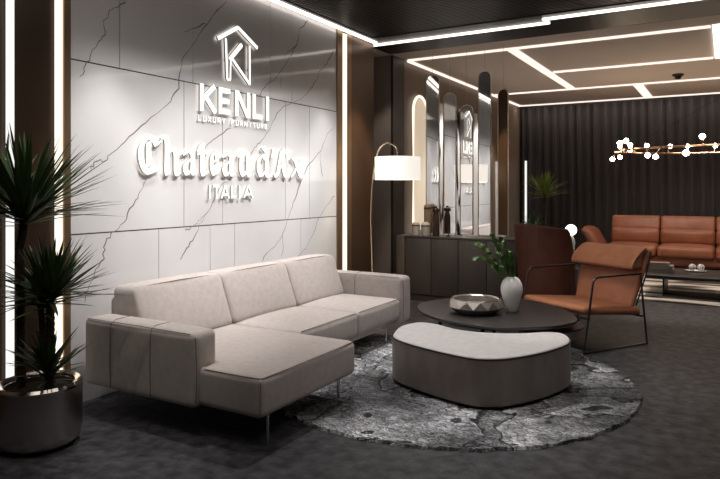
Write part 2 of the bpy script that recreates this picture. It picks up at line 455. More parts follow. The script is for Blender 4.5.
# ================================================================ RUG
bm = bmesh.new(); RC = Vector((-2.08,5.02)); RR = 1.54
def contour(x, y):
    p = Vector((x*1.15, y*1.15, 3.7))
    w = Vector((noise.noise(p*.8+Vector((5,0,0))), noise.noise(p*.8+Vector((0,9,0))), 0))
    h = noise.fractal(p+w*1.1, 1.0, 2.0, 4)*3.2
    s = h-math.floor(h)                      # terraces
    step = min(1, max(0, (s-.08)/.12)) if s < .2 else 1-max(0, (s-.2)/.8)*.45
    fine = noise.noise(Vector((x*16,y*9,1)))*.35+noise.noise(Vector((x*34,y*26,4)))*.35
    return step*.65+fine
nr, na = 150, 640; rings = []
for i in range(nr+1):
    rr = RR*(i/nr)**.8; ring = []
    cnt = na
    for k in range(cnt):
        a = 2*PI*k/cnt
        e = 1+(.012*noise.noise(Vector((math.cos(a)*9,math.sin(a)*9,2)))+.012*noise.noise(Vector((math.cos(a)*42,math.sin(a)*42,2))))*(i/nr)**4
        x = RC.x+rr*e*math.cos(a); yy = RC.y+rr*e*math.sin(a)
        z = .006+.020*max(0, min(1, .45+.55*contour(x, yy)))
        if i == nr: z = .001
        ring.append(bm.verts.new((x, yy, z)))
        if i == 0: break
    rings.append(ring)
for k in range(na): bm.faces.new((rings[0][0], rings[1][k], rings[1][(k+1)%na]))
for A, D in zip(rings[1:], rings[2:]):
    for k in range(na): bm.faces.new((A[k], D[k], D[(k+1)%na], A[(k+1)%na]))
m = mat('carved_grey_rug', (.2,.2,.2), .95, bump=.8, bump_scale=110)
nt = m.node_tree; N = nt.nodes; L = nt.links
tc = N.new('ShaderNodeTexCoord')
def noise_n(scale, det, dist, off=0, sc_=(1,1,1)):
    mp_ = N.new('ShaderNodeMapping'); mp_.inputs['Location'].default_value = (off,off*.7,0); mp_.inputs['Scale'].default_value = sc_
    n_ = N.new('ShaderNodeTexNoise'); n_.inputs['Scale'].default_value = scale; n_.inputs['Detail'].default_value = det; n_.inputs['Distortion'].default_value = dist
    L.new(tc.outputs['Object'], mp_.inputs[0]); L.new(mp_.outputs[0], n_.inputs['Vector']); return n_.outputs['Fac']
def mth(op, a, b=None):
    m_ = N.new('ShaderNodeMath'); m_.operation = op
    for k, v in enumerate((a, b)):
        if v is None: continue
        if isinstance(v, (int, float)): m_.inputs[k].default_value = v
        else: L.new(v, m_.inputs[k])
    return m_.outputs[0]
def terr(src, mult, stops):
    f = mth('FRACT', mth('MULTIPLY', src, mult)); r_ = N.new('ShaderNodeValToRGB'); r_.color_ramp.interpolation = 'LINEAR'
    e_ = r_.color_ramp.elements; e_[0].position, c0 = stops[0]; e_[0].color = (c0,c0,c0,1); e_[1].position, c1 = stops[-1]; e_[1].color = (c1,c1,c1,1)
    for p_, c_ in stops[1:-1]: q_ = e_.new(p_); q_.color = (c_,c_,c_,1)
    L.new(f, r_.inputs[0]); return r_.outputs[0]
big = terr(noise_n(1.25, 3, .7), 7, [(0,.12),(.04,.15),(.08,1.5),(.25,1.15),(.6,.9),(.94,.6),(1,.12)])  # relief shading put into the colour: black crevices, bright terrace edges
small = terr(noise_n(13, 3, .9, 3, (1,1.6,1)), 5, [(0,.35),(.07,.18),(.14,1.25),(.5,1.0),(1,.6)])  # small flakes, crevice shade and lit edges also in the colour
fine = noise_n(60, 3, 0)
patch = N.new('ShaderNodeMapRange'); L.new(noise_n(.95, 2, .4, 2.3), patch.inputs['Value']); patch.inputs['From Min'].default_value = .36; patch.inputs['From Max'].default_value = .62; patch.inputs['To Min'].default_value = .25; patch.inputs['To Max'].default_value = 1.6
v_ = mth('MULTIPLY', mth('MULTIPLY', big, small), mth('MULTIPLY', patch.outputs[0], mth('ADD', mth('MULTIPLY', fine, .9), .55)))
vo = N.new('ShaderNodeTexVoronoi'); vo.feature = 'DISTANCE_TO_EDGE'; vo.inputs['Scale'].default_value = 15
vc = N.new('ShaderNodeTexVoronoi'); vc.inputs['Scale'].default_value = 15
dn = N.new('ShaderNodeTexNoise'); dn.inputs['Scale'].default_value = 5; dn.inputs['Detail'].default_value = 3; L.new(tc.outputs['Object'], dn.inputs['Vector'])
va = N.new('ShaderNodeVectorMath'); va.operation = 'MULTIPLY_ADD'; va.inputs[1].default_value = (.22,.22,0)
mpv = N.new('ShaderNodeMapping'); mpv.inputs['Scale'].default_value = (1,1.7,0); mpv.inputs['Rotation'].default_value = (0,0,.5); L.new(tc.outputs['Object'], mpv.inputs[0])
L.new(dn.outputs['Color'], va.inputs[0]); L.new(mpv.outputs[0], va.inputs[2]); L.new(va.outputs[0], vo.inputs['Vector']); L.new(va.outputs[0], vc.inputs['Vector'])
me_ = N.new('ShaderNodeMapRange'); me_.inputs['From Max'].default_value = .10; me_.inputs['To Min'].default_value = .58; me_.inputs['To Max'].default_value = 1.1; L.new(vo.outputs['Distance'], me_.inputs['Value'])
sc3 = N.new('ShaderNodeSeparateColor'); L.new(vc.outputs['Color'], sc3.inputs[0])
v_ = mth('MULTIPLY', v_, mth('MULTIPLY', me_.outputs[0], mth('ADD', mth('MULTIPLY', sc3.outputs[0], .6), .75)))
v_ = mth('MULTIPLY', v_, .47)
cc = N.new('ShaderNodeCombineColor'); L.new(v_, cc.inputs[0]); L.new(mth('MULTIPLY', v_, 1.02), cc.inputs[1]); L.new(mth('MULTIPLY', v_, 1.08), cc.inputs[2])
L.new(cc.outputs[0], N['Principled BSDF'].inputs['Base Color'])
bp2 = N.new('ShaderNodeBump'); bp2.inputs['Strength'].default_value = 1; bp2.inputs['Distance'].default_value = .012
L.new(mth('ADD', mth('ADD', big, me_.outputs[0]), mth('MULTIPLY', small, .5)), bp2.inputs['Height']); L.new(N['Bump'].outputs[0], bp2.inputs['Normal']); L.new(bp2.outputs[0], N['Principled BSDF'].inputs['Normal'])
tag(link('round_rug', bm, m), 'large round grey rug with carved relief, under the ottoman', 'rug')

# ================================================================ OTTOMAN
OT = [(-2.42,4.74),(-2.48,5.02),(-2.40,5.23),(-2.22,5.23),(-2.0,5.13),(-1.77,5.13),(-1.51,5.24),(-1.33,5.40),(-1.19,5.43),(-1.09,5.28),(-1.07,5.06),(-1.17,4.73),(-1.31,4.48),(-1.43,4.36),(-1.58,4.31),(-1.84,4.36),(-2.13,4.46),(-2.33,4.58)]
OT = [(x, y) for x, y in OT]
P = catmull(OT, 8)
t = thing('ottoman', 'kidney-shaped ottoman with light grey top and taupe sides on the rug', 'ottoman', (-1.78,4.85,0))
bm = bmesh.new(); slab(bm, P, .045,.383,.02,.006); ob = L3(link('base', bm, M['ott_side'], t), t)
bm = bmesh.new(); slab(bm, inset(ccw(P), .007), .37,.396,.003,.016, segs=6); L3(link('seat_top', bm, M['ott_top'], t), t)
bm = bmesh.new(); tube(bm, [(p.x,p.y,.384) for p in inset(ccw(P), .002)], .0065, 6, closed=True); L3(link('piping', bm, M['piping'], t), t)
bm = bmesh.new(); slab(bm, inset(ccw(P), .04), .026,.05,.004,.004); L3(link('plinth', bm, M['black_metal'], t), t)

# ================================================================ COFFEE TABLE
TP = [(-2.66,5.75),(-2.68,6.0),(-2.5,6.36),(-2.19,6.60),(-1.84,6.63),(-1.42,6.36),(-1.18,5.96),(-1.15,5.70),(-1.30,5.42),(-1.67,5.17),(-2.11,5.21),(-2.47,5.45)]
P = catmull(TP, 8)
t = thing('coffee_table', 'low dark round coffee table behind the ottoman, holding vase and bowl', 'table', (-1.9,5.9,0))
bm = bmesh.new(); slab(bm, P, .405,.44,.018,.006); L3(link('tabletop', bm, M['table'], t), t)
c2 = [(-1.50+.385*math.cos(a*PI/30), 5.97+.385*math.sin(a*PI/30)) for a in range(60)]
bm = bmesh.new(); slab(bm, c2, .325,.35,.012,.005); L3(link('lower_tier', bm, M['table'], t), t)
L3(LATHE('pedestal', [(0,.028),(.16,.028),(.16,.04),(.05,.06),(.05,.325)], M['black_metal'], t, 32, -1.5,5.97), t)
for a in (100, 190, 280):
    px_, py_ = -1.98+.48*math.cos(math.radians(a)), 5.9+.42*math.sin(math.radians(a))
    bm = bmesh.new(); tube(bm, [(px_,py_,.026),(px_,py_,.405)], .02, 16); L3(link('leg', bm, M['black_metal'], t), t)

# vase
vx, vy = -1.755, 5.90
t = thing('vase', 'white egg-shaped ceramic vase on the dark coffee table', 'vase', (vx,vy,.4405))
LATHE('body', [(0,0),(.044,0),(.050,.008),(.062,.05),(.084,.12),(.100,.18),(.103,.215),(.096,.26),(.076,.30),(.046,.325),(.034,.33),(.031,.322),(.045,.31),(.07,.28)], M['ceramic'], t, 48)
# bowl: faceted
t = thing('glass_bowl', 'faceted smoky silver bowl on the dark coffee table, left of the vase', 'bowl', (-2.04,5.70,.4405))
bm = bmesh.new(); n = 12
prof = [(0,.0),(.19,0),(.205,.012),(.262,.062),(.235,.125),(.222,.130),(.213,.122),(.235,.064),(.185,.025),(0,.022)]
rings = []
for j, (r, z) in enumerate(prof):
    if r == 0: rings.append([bm.verts.new((0,0,z))]); continue
    off = .5 if j in (3,7) else 0
    rings.append([bm.verts.new((r*math.cos(2*PI*(k+off)/n), r*math.sin(2*PI*(k+off)/n), z)) for k in range(n)])
for A, D in zip(rings, rings[1:]):
    for k in range(n):
        k2 = (k+1)%n
        if len(A) == 1: bm.faces.new((A[0], D[k2], D[k]))
        elif len(D) == 1: bm.faces.new((A[k], A[k2], D[0]))
        else:
            ja = A is rings[3] or A is rings[7]; jd = D is rings[3] or D is rings[7]
            if jd: bm.faces.new((A[k], A[k2], D[k])); bm.faces.new((A[k2], D[k2], D[k]))
            elif ja: bm.faces.new((A[k], D[k2], D[k])); bm.faces.new((A[k], A[k2], D[k2]))
            else: bm.faces.new((A[k], A[k2], D[k2], D[k]))
mg = mat('smoky_mercury_glass', (.50,.46,.43), .28, metal=.85)
link('bowl_wall', bm, mg, t, smooth=False)
bm = bmesh.new(); tube(bm, [(.222*math.cos(a*PI/24), .222*math.sin(a*PI/24), .131) for a in range(48)], .004, 6, closed=True)
link('rim', bm, M['chrome'], t)
# palm sprigs in the vase
t = thing('palm_sprig', 'green palm sprigs leaning left out of the white vase', 'plant', (vx,vy,.7))
def frond(par, base, tip, lift, nl, ll, w, m, seed):
    rnd = random.Random(seed)
    b, e = Vector(base), Vector(tip); mid = (b+e)/2+Vector((0,0,lift))
    pts = [b*(1-u)**2+mid*2*u*(1-u)+e*u*u for u in [i/14 for i in range(15)]]
    bm = bmesh.new(); tube(bm, pts, [.004-.003*i/14 for i in range(15)], 6)
    st = link('stem', bm, m, par)
    bm = bmesh.new()
    for i in range(nl):
        u = .32+.68*i/(nl-1); j = min(13, int(u*14)); p = pts[j].lerp(pts[j+1], u*14-j)
        tg = (pts[j+1]-pts[j]).normalized()
        for s in (-1,1):
            side = tg.cross(Vector((.3,.2,1))).normalized()*s
            d = (tg*.75+side*(.75-.35*u)+Vector((0,0,rnd.uniform(-.15,.2)))).normalized()
            l = ll*(1.05-.5*u)*rnd.uniform(.85,1.15)
            wv = d.cross(Vector((rnd.uniform(-.2,.4),-.7,.6))).normalized(); nrm = wv.cross(d).normalized()
            ring = None
            for k in range(6):
                q = k/5; c = p+d*l*q+Vector((0,0,-.25*l*q*q)); ww = w*math.sin(PI*min(1,q*.92+.08))**.8
                cur = (bm.verts.new(c+wv*ww), bm.verts.new(c+nrm*ww*.25), bm.verts.new(c-wv*ww))
                if ring:
                    bm.faces.new((ring[0],cur[0],cur[1],ring[1])); bm.faces.new((ring[1],cur[1],cur[2],ring[2]))
                ring = cur
    link('leaflets', bm, m, st)
for i, (tp, lf) in enumerate([((-.25,-.14,.36),.16),((-.15,-.09,.44),.10),((-.05,-.05,.36),.08),((-.27,-.15,.25),.18),((-.10,.02,.40),.06),((.0,-.02,.27),.07)]):
    frond(t, ((i%3-1)*.008,(i//3)*.01-.005,-.1), tp, lf, 9, .135, .021, M['leaf2'], i+1)

# ================================================================ LOUNGE ARMCHAIR
ang = math.atan2(.54,-.842)
t = thing('lounge_chair', 'cognac leather lounge chair with black tube arms and folded headrest, behind the coffee table', 'armchair', (-1.327,6.978,0), ang)
for s in (-1,1):
    x = s*.455
    bm = bmesh.new()
    loop = fillet([(x,-.37,.67),(x,-.45,.013),(x,.45,.013),(x,.36,.42),(x,.31,.735),(x,-.33,.745)], .07)
    loop = fillet([(x,-.35,.72),(x,-.45,.014)], .01)+fillet([(x,-.45,.014),(x,.45,.014)], .01)[1:]+fillet([(x,.45,.014),(x,.37,.42),(x,.315,.735),(x,-.36,.735)], .07)[1:]
    tube(bm, loop, .0115, 10)
    link('arm_frame', bm, M['dark_metal'], t)
for y_, z_ in ((.30,.335),(-.30,.30)):
    bm = bmesh.new(); tube(bm, [(-.455 if 1 else 0, y_+(.07 if y_>0 else -.08),z_),( .455,y_+(.07 if y_>0 else -.08),z_)], .012, 10)
    link('crossbar', bm, M['dark_metal'], t)
def padfn(a):
    return lambda q: q
# seat: slopes backwards
def seatfn(q):
    q.z += (q.y-.0)*.09; return q
SB('seat', (-.43,.43,-.40,.42,.335,.415), .035, M['leather'], t, n=14, bulge=(0,0,0,.02,0,.02), fn=seatfn)
def backfn(q):   # local: built vertical at y=0 then leaned
    z = q.z; q.y = q.y-.33-.36*(z-.38); q.x *= .90+.10*min(1,(z-.37)/.4); return q
bk = SB('backrest', (-.42,.42,-.035,.035,.37,.97), .032, M['leather'], t, n=14, bulge=(0,0,0,.02,0,0), fn=backfn)
def headfn(q):
    z = q.z; k = (.985-z)/.22; q.y = (q.y-.10*max(0,k) if q.y < 0 else q.y)-.50+.20*k+.05*math.sin(PI*max(0,min(1,k))); return q
hd = SB('headrest', (-.425,.425,-.038,.038,.765,.99), .036, M['leather'], t, n=14, bulge=(0,0,0,.015,0,0), fn=headfn)
for s in (-1,1):
    pts = [(s*.427, -.50+.20*k+.05*math.sin(PI*k)+.036, .985-.22*k) for k in [i/8 for i in range(9)]]
    bm = bmesh.new(); tube(bm, pts, .004, 6); link('piping', bm, M['piping'], hd)
bm = bmesh.new(); tube(bm, [(-.42,-.267,.770),(0,-.26,.768),(.42,-.267,.770)], .004, 6); link('piping', bm, M['piping'], hd)
for s in (-1,1):
    bm = bmesh.new(); tube(bm, [(s*.392,-.365,.40),(s*.428,-.49,.76),(s*.430,-.545,.95)], .008, 8); link('back_edge', bm, M['piping'], bk)

# ================================================================ RUST TUB CHAIR
t = thing('tub_chair', 'dark rust high-backed tub chair seen from behind, beside the cabinet', 'armchair', (-1.955,8.12,0), math.radians(72))
bm = bmesh.new(); rows_, cols = 16, 48; outer = []; inner = []
for i in range(cols+1):
    a = math.radians(55+250*i/cols)     # opening toward +x
    w = abs(i/cols-.5)*2                # 0 back, 1 arm ends
    top = 1.18-.03*w if w < .56 else 1.16-.48*min(1,(w-.56)/.20)**1.2
    top -= .035*(1+math.cos(a+math.radians(42)))
    o_, n_ = [], []
    for j in range(rows_+1):
        z = .12+(top-.12)*j/rows_; r = .33+.085*((z-.12)/1.0)
        o_.append(Vector((r*math.cos(a), r*math.sin(a), z))); n_.append(Vector(((r-.07)*math.cos(a), (r-.07)*math.sin(a), z-.0)))
    outer.append([bm.verts.new(p) for p in o_]); inner.append([bm.verts.new(p) for p in n_])
for i in range(cols):
    for j in range(rows_):
        bm.faces.new((outer[i][j],outer[i+1][j],outer[i+1][j+1],outer[i][j+1]))
        bm.faces.new((inner[i][j],inner[i][j+1],inner[i+1][j+1],inner[i+1][j]))
    bm.faces.new((outer[i][-1],outer[i+1][-1],inner[i+1][-1],inner[i][-1])); bm.faces.new((outer[i][0],inner[i][0],inner[i+1][0],outer[i+1][0]))
for i in (0, cols):
    for j in range(rows_): bm.faces.new((outer[i][j],outer[i][j+1],inner[i][j+1],inner[i][j]))
bmesh.ops.recalc_face_normals(bm, faces=bm.faces)
be = [e for e in bm.edges if len(e.link_faces) == 2 and e.calc_face_angle(0) > .9]
bmesh.ops.bevel(bm, geom=be, offset=.022, segments=3, profile=.5, affect='EDGES')
link('shell', bm, M['rust'], t)
bm = bmesh.new(); slab(bm, [(.02+.30*math.cos(a*PI/20), .29*math.sin(a*PI/20)) for a in range(40)], .28,.45,.03,.05, dome=.015); link('seat_cushion', bm, M['rust'], t)
LATHE('base', [(0,.001),(.22,.001),(.22,.015),(.03,.03),(.03,.28)], M['black_metal'], t, 32)

# ================================================================ CABINET
t = thing('sideboard', 'long low smoked-oak sideboard under the hanging mirrors', 'cabinet', (-3.26,8.4,0))
def LB(name, *a, m, par=None, bevel=0):
    return L3(B(name, *a, m, t if par is None else par, bevel), t) if par is None else B(name, *a, m, par, bevel)
xa, xb, yf, yb, zt = -4.14, -2.38, 8.22, 8.68, .93
LB('body', xa+.13,xb,yf+.022,yb-.005,.085,zt-.03, m=M['cab_gap'])
LB('top_panel', xa+.13,xb,yf,yb,zt-.03,zt-.002, m=M['cab'], bevel=.003)
LB('side_panel', xa,xa+.125,yf-.01,yb,.0,zt, m=M['cab_side'], bevel=.003)
nd = 4; w = (xb-xa-.14)/nd
for i in range(nd):
    x = xa+.135+i*w
    LB('door', x+.004,x+w-.004,yf,yf+.02,.10,zt-.036, m=M['cab'], bevel=.002)
LB('plinth', xa+.14,xb-.02,yf+.05,yb-.03,.0,.085, m=M['plinth'])

# jars on the cabinet
def on_cab(px, y):
    x, z = on_y(px, 235, y); return x
x = on_cab(416,8.38); t = thing('canister', 'cream stoneware canister at the left end of the sideboard', 'canister', (x,8.38,zt))
LATHE('body', [(0,0),(.056,0),(.058,.01),(.058,.13),(0,.131)], M['jar'], t, 32); LATHE('band', [(.05,.1312),(.059,.1312),(.059,.147),(.05,.147),(0,.147)], M['jar_band'], t, 32); LATHE('lid', [(0,.1475),(.058,.1475),(.058,.16),(.04,.185),(0,.187)], M['jar'], t, 32)
x = on_cab(425.5,8.30); t = thing('canister', 'larger cream canister with dark band, between the brown bottle and left canister', 'canister', (x,8.30,zt))
LATHE('body', [(0,0),(.060,0),(.064,.01),(.064,.135),(0,.136)], M['jar'], t, 32); LATHE('band', [(.05,.1362),(.066,.1362),(.066,.152),(.05,.152),(0,.152)], M['jar_band'], t, 32); LATHE('lid', [(0,.1525),(.064,.1525),(.060,.17),(.035,.195),(0,.197)], M['jar'], t, 32)
x = on_cab(427.5,8.43); t = thing('tall_canister', 'tall tan lidded canister behind the cream ones', 'canister', (x,8.43,zt))
LATHE('body', [(0,0),(.050,0),(.052,.01),(.050,.38),(0,.381)], M['jar_tan'], t, 32); LATHE('band', [(.04,.3812),(.054,.3812),(.054,.402),(.04,.402),(0,.402)], M['jar_band'], t, 32); LATHE('lid', [(0,.4025),(.050,.4025),(.045,.435),(.02,.45),(0,.45)], M['jar_tan'], t, 32)
x = on_cab(436,8.34); t = thing('wooden_bottle', 'dark brown turned bottle with round stopper on the sideboard', 'bottle', (x,8.34,zt))
LATHE('body', [(0,0),(.046,0),(.048,.01),(.045,.25),(.038,.30),(.03,.335),(0,.336)], M['jar_dark'], t, 32); LATHE('stopper', [(0,.3365),(.045,.337),(.05,.36),(.048,.385),(.02,.40),(.018,.41),(.022,.42),(.0,.425)], M['jar_dark'], t, 32)
x = on_cab(448.5,8.36); t = thing('candlestick', 'small dark metal candlestick on the sideboard, right of the brown bottle', 'candlestick', (x,8.36,zt))
LATHE('base', [(0,0),(.03,0),(.03,.012),(.008,.02),(.008,.1),(0,.1)], M['jar_dark'], t, 20); LATHE('cup', [(0,.1005),(.012,.1005),(.017,.13),(.017,.175),(.013,.175),(.013,.14),(0,.14)], M['jar_dark'], t, 20)

# ================================================================ HANGING MIRRORS
def capsule_outline(w, z0, z1, n=14, flat_bottom=True):
    pts = [(-w/2,z0),(w/2,z0)]
    for k in range(n+1):
        a = PI*k/n; pts.append((w/2*math.cos(a), z1-w/2+w/2*math.sin(a)))
    return pts
def capsule(bm, w, z0, z1, y0, y1, mi=0):
    P = capsule_outline(w, z0, z1); A = [bm.verts.new((x,y0,z)) for x, z in P]; D = [bm.verts.new((x,y1,z)) for x, z in P]
    for f in (A, D[::-1]): bm.faces.new(f).material_index = mi
    K = len(P)
    for k in range(K): bm.faces.new((A[k],A[(k+1)%K],D[(k+1)%K],D[k])).material_index = mi
def hang_mirror(pxl, pxr, ptop, pbot, y, aim, label, tint=None):
    xl, zt_ = on_y(pxl, ptop, y); xr, _ = on_y(pxr, ptop, y); _, zb = on_y((pxl+pxr)/2, pbot, y)
    w = xr-xl; zt_ = on_y((pxl+pxr)/2, ptop, y)[1]; zb = max(zb, zt+.012)
    mx_ = (xl+xr)/2; d1 = Vector((-mx_,-y)).normalized(); d2 = (Vector(aim)-Vector((mx_,y))).normalized(); h_ = d1+d2
    yaw = math.degrees(math.atan2(h_.x, -h_.y))
    t = thing('hanging_mirror', label, 'mirror', ((xl+xr)/2,y,zb), math.radians(yaw), 'tall capsule mirrors hanging over the sideboard')
    h = zt_-zb
    bm = bmesh.new(); capsule(bm, w-.016, .008, h-.008, -.008, .008); link('glass', bm, tint or M['mirror'], t, smooth=False)
    bm = bmesh.new(); P = capsule_outline(w, 0, h, 20); tube(bm, [(a,0,b) for a, b in P], .007, 6, closed=True); link('frame', bm, M['mirror_frame'], t)
    bm = bmesh.new(); tube(bm, [(0,0,h),(0,0,ZC-zb-.001)], .0022, 5); link('wire', bm, M['wire'], t)
    return t
mir2 = mat('smoked_mirror', (.50,.43,.38), .03, metal=1)
hang_mirror(426.5,439,75,238,8.57,(-4.18,5.9),'hanging capsule mirror left of all, above the brown bottle')
hang_mirror(443.5,456,93,238,8.59,(-4.18,6.3),'second hanging capsule mirror from the left')
hang_mirror(460.5,473,105,238,8.60,(-4.18,4.86),'shortest hanging capsule mirror, showing the house logo')
hang_mirror(478.5,491,71,238,8.57,(-4.18,3.6),'tallest hanging capsule mirror, with a dark rounded top')
hang_mirror(497.5,509,89,236,8.58,(-4.18,7.25),'rightmost hanging capsule mirror, mostly dark brown')
# tall arched lit panel on the side wall
t = thing('arched_wall_light', 'tall arched mirror with glowing rim, behind the lamp shade', 'wall light', (-4.30,9.36,.9))
ww, hh = .52, 2.2
bm = bmesh.new(); capsule(bm, ww-.06, .03, hh-.03, -.012, .012); o = link('panel', bm, mat('lit_panel', (.7,.62,.52), .4, emit=(1,.82,.6), es=.45), t, smooth=False); o.rotation_euler = (0,0,PI/2)
bm = bmesh.new(); tube(bm, [(0,a,b) for a, b in capsule_outline(ww, 0, hh, 24)], .022, 8, closed=True); o = link('glowing_rim', bm, M['strip_wall'], t); o.location = (.01,0,0)

# ================================================================ FLOOR LAMP
t = thing('floor_lamp', 'floor lamp with white drum shade on a slender curved pole, behind the sofa', 'floor lamp', (-3.80,6.9,0))
lx, ly = -3.55+3.80, 7.07-6.9
LATHE('base', [(0,0.001),(.14,0.001),(.14,.018),(.03,.024),(0,.024)], M['brass'], t, 40)
bm = bmesh.new()
pts = [(.0,0,.02),(-.01,0,.5),(-.025,-.003,1.0),(-.03,-.003,1.3),(-.01,0,1.7),(.03,.02,2.0),(.08,.05,2.13),(.15,.10,2.17),(lx-.02,ly,2.12),(lx,ly,2.0)]
pc = []
for i in range(len(pts)-1):
    p0, p1, p2, p3 = (Vector(pts[max(0,min(len(pts)-1,i+j-1))]) for j in range(4))
    for k in range(6):
        u = k/6; pc.append(.5*((2*p1)+(p2-p0)*u+(2*p0-5*p1+4*p2-p3)*u*u+(3*p1-p0-3*p2+p3)*u**3))
pc.append(Vector(pts[-1])); tube(bm, pc, .0085, 8); link('pole', bm, M['brass'], t)
bm = bmesh.new(); n = 48; R_ = .285
A = [[bm.verts.new((lx+r*math.cos(2*PI*k/n), ly+r*math.sin(2*PI*k/n), z)) for k in range(n)] for r, z in ((R_,1.715),(R_,2.0),(R_-.004,2.0),(R_-.004,1.715))]
for i in range(4):
    for k in range(n): bm.faces.new((A[i][k],A[i][(k+1)%n],A[(i+1)%4][(k+1)%n],A[(i+1)%4][k]))
sh = link('lamp_shade', bm, M['shade'], t)
bm = bmesh.new(); tube(bm, [(lx-R_+.003,ly,1.985),(lx+R_-.003,ly,1.985)], .004, 6); tube(bm, [(lx,ly-R_+.003,1.985),(lx,ly+R_-.003,1.985)], .004, 6); link('spider', bm, M['brass'], sh)
LATHE('bulb', [(0,1.80),(.03,1.815),(.04,1.85),(.025,1.90),(.018,1.95),(0,1.95)], M['globe'], t, 20, lx, ly)

# ================================================================ BIG PLANT
def crown(name, par, c, nleaf, length, w, m, seed, up=.35, droop=.5, lo=-.3, xmin=-9):
    rnd = random.Random(seed); bm = bmesh.new(); c = Vector(c)
    for i in range(nleaf):
        az = rnd.uniform(0, 2*PI); u = rnd.random(); el = lo+(1.45-lo)*u**.9
        d = Vector((math.cos(az)*math.cos(el), math.sin(az)*math.cos(el), math.sin(el)))
        l = length*rnd.uniform(.72,1.05)*(1 if el < 1 else .9)
        side = d.cross(Vector((0,0,1))); side = side.normalized() if side.length > .01 else Vector((1,0,0))
        nrm = side.cross(d).normalized(); prev = None; dr = droop*rnd.uniform(.3,1.1)*(1-.6*u)
        st = c-Vector((0,0,.09*rnd.random()))
        for k in range(8):
            q = k/7; p = st+d*l*q+Vector((0,0,-dr*l*q*q*.6)); p.x = max(p.x, xmin+.02*q+.015*math.sin(i)); ww = w*(1-q)**.6*(.65+.7*min(q*3,1)*.6)+.0008
            cur = (bm.verts.new(p+side*ww+nrm*ww*.3), bm.verts.new(p), bm.verts.new(p-side*ww+nrm*ww*.3))
            if prev:
                bm.faces.new((prev[0],cur[0],cur[1],prev[1])); bm.faces.new((prev[1],cur[1],cur[2],prev[2]))
            prev = cur
    return link(name, bm, m, par)
def wtrunk(par, pts, r, name='trunk'):
    P_ = []
    for i in range(len(pts)-1):
        a, b = Vector(pts[i]), Vector(pts[i+1]); m_ = max(2, int((b-a).length/.018))
        for k in range(m_): P_.append(a.lerp(b, k/m_))
    P_.append(Vector(pts[-1]))
    rs = [r*(1+(.12 if i%2 else -.08)) for i in range(len(P_))]
    bm = bmesh.new(); tube(bm, P_, rs, 12); return link(name, bm, M['trunk'], par)
t = thing('potted_dracaena', 'tall spiky dracaena in a gunmetal pot at the far left', 'potted plant', (-3.735,2.43,0))
LATHE('pot', [(0,.002),(.17,.002),(.205,.012),(.238,.045),(.25,.10),(.25,.375),(.232,.385),(.2,.37),(.2,.32)], M['pot'], t, 56)
LATHE('rim', [(.2505,.368),(.2515,.380),(.236,.396),(.205,.385),(.204,.372)], M['pot_rim'], t, 56)
LATHE('soil', [(.204,.34),(.12,.352),(0,.36)], M['soil'], t, 32)
cr = Vector((.8655,.5009,0)); cf = Vector((-.5009,.8655,0))
def off(dr, df, z): return tuple(cr*dr+cf*df+Vector((0,0,z)))
wtrunk(t, [off(-.125,.02,.33),off(-.13,.03,.8),off(-.14,.03,1.2),off(-.10,.03,1.44)], .027)
crown('foliage', t, off(-.10,.02,1.45), 165, .66, .021, M['leaf'], 3, droop=.16, lo=.02, xmin=-.37)
wtrunk(t, [off(.07,.0,.33),off(.065,.0,.55),off(.07,.0,.75),off(.065,.0,.95)], .024)
wtrunk(t, [off(.055,.0,.62),off(.02,.01,.66),off(.01,.01,.80),off(.0,.01,.88)], .020)
crown('foliage', t, off(.065,.0,.95), 140, .48, .018, M['leaf'], 5, droop=.18, lo=.0, xmin=-.37)
crown('foliage', t, off(.0,.03,.90), 45, .28, .016, M['leaf'], 6, lo=.0, xmin=-.37)
wtrunk(t, [off(.085,-.05,.33),off(.085,-.05,.50)], .026)
crown('foliage', t, off(.085,-.05,.50), 80, .31, .016, M['leaf'], 8, droop=.15, lo=.15, xmin=-.37)

# ================================================================ YUCCA (far)
yx, yy = -2.40, 9.72
t = thing('potted_yucca', 'bright green yucca behind the rust tub chair', 'potted plant', (yx,yy,0))
LATHE('pot', [(0,.002),(.14,.002),(.17,.02),(.18,.32),(.165,.33),(.155,.30)], M['pot'], t, 40)
LATHE('soil', [(.158,.30),(0,.31)], M['soil'], t, 24)
wtrunk(t, [(0,0,.3),(.01,0,1.0),(.02,0,1.56)], .025)
crown('foliage', t, (.02,0,1.55), 90, .44, .013, M['leaf3'], 11, droop=.2, lo=0)
wtrunk(t, [(-.02,-.02,.3),(-.13,-.03,.8),(-.16,-.03,1.02)], .02)
crown('foliage', t, (-.16,-.03,1.03), 80, .34, .011, M['leaf2'], 12, droop=.3)

# globe lamp on a round side table
gx, gy = -2.015, 9.82
sx, sy = gx, gy
t = thing('side_table', 'small dark round side table behind the rust tub chair', 'side table', (sx,sy,0))
LATHE('tabletop', [(0,.60),(.20,.60),(.205,.61),(.205,.62),(.2,.63),(0,.63)], M['table'], t, 40)
LATHE('pedestal', [(0,.001),(.14,.001),(.14,.012),(.018,.02),(.018,.599)], M['black_metal'], t, 24)
t = thing('table_lamp', 'small table lamp with a glowing round globe on a pale base', 'table lamp', (gx,gy,.631))
LATHE('lamp_base', [(0,0),(.05,0),(.055,.02),(.05,.10),(.062,.17),(.045,.23),(.02,.27),(0,.27)], M['ceramic'], t, 32)
LATHE('globe', [(0,.268)]+[(.084*math.sin(a*PI/16), .352-.084*math.cos(a*PI/16)) for a in range(1,16)]+[(0,.436)], M['globe'], t, 32)

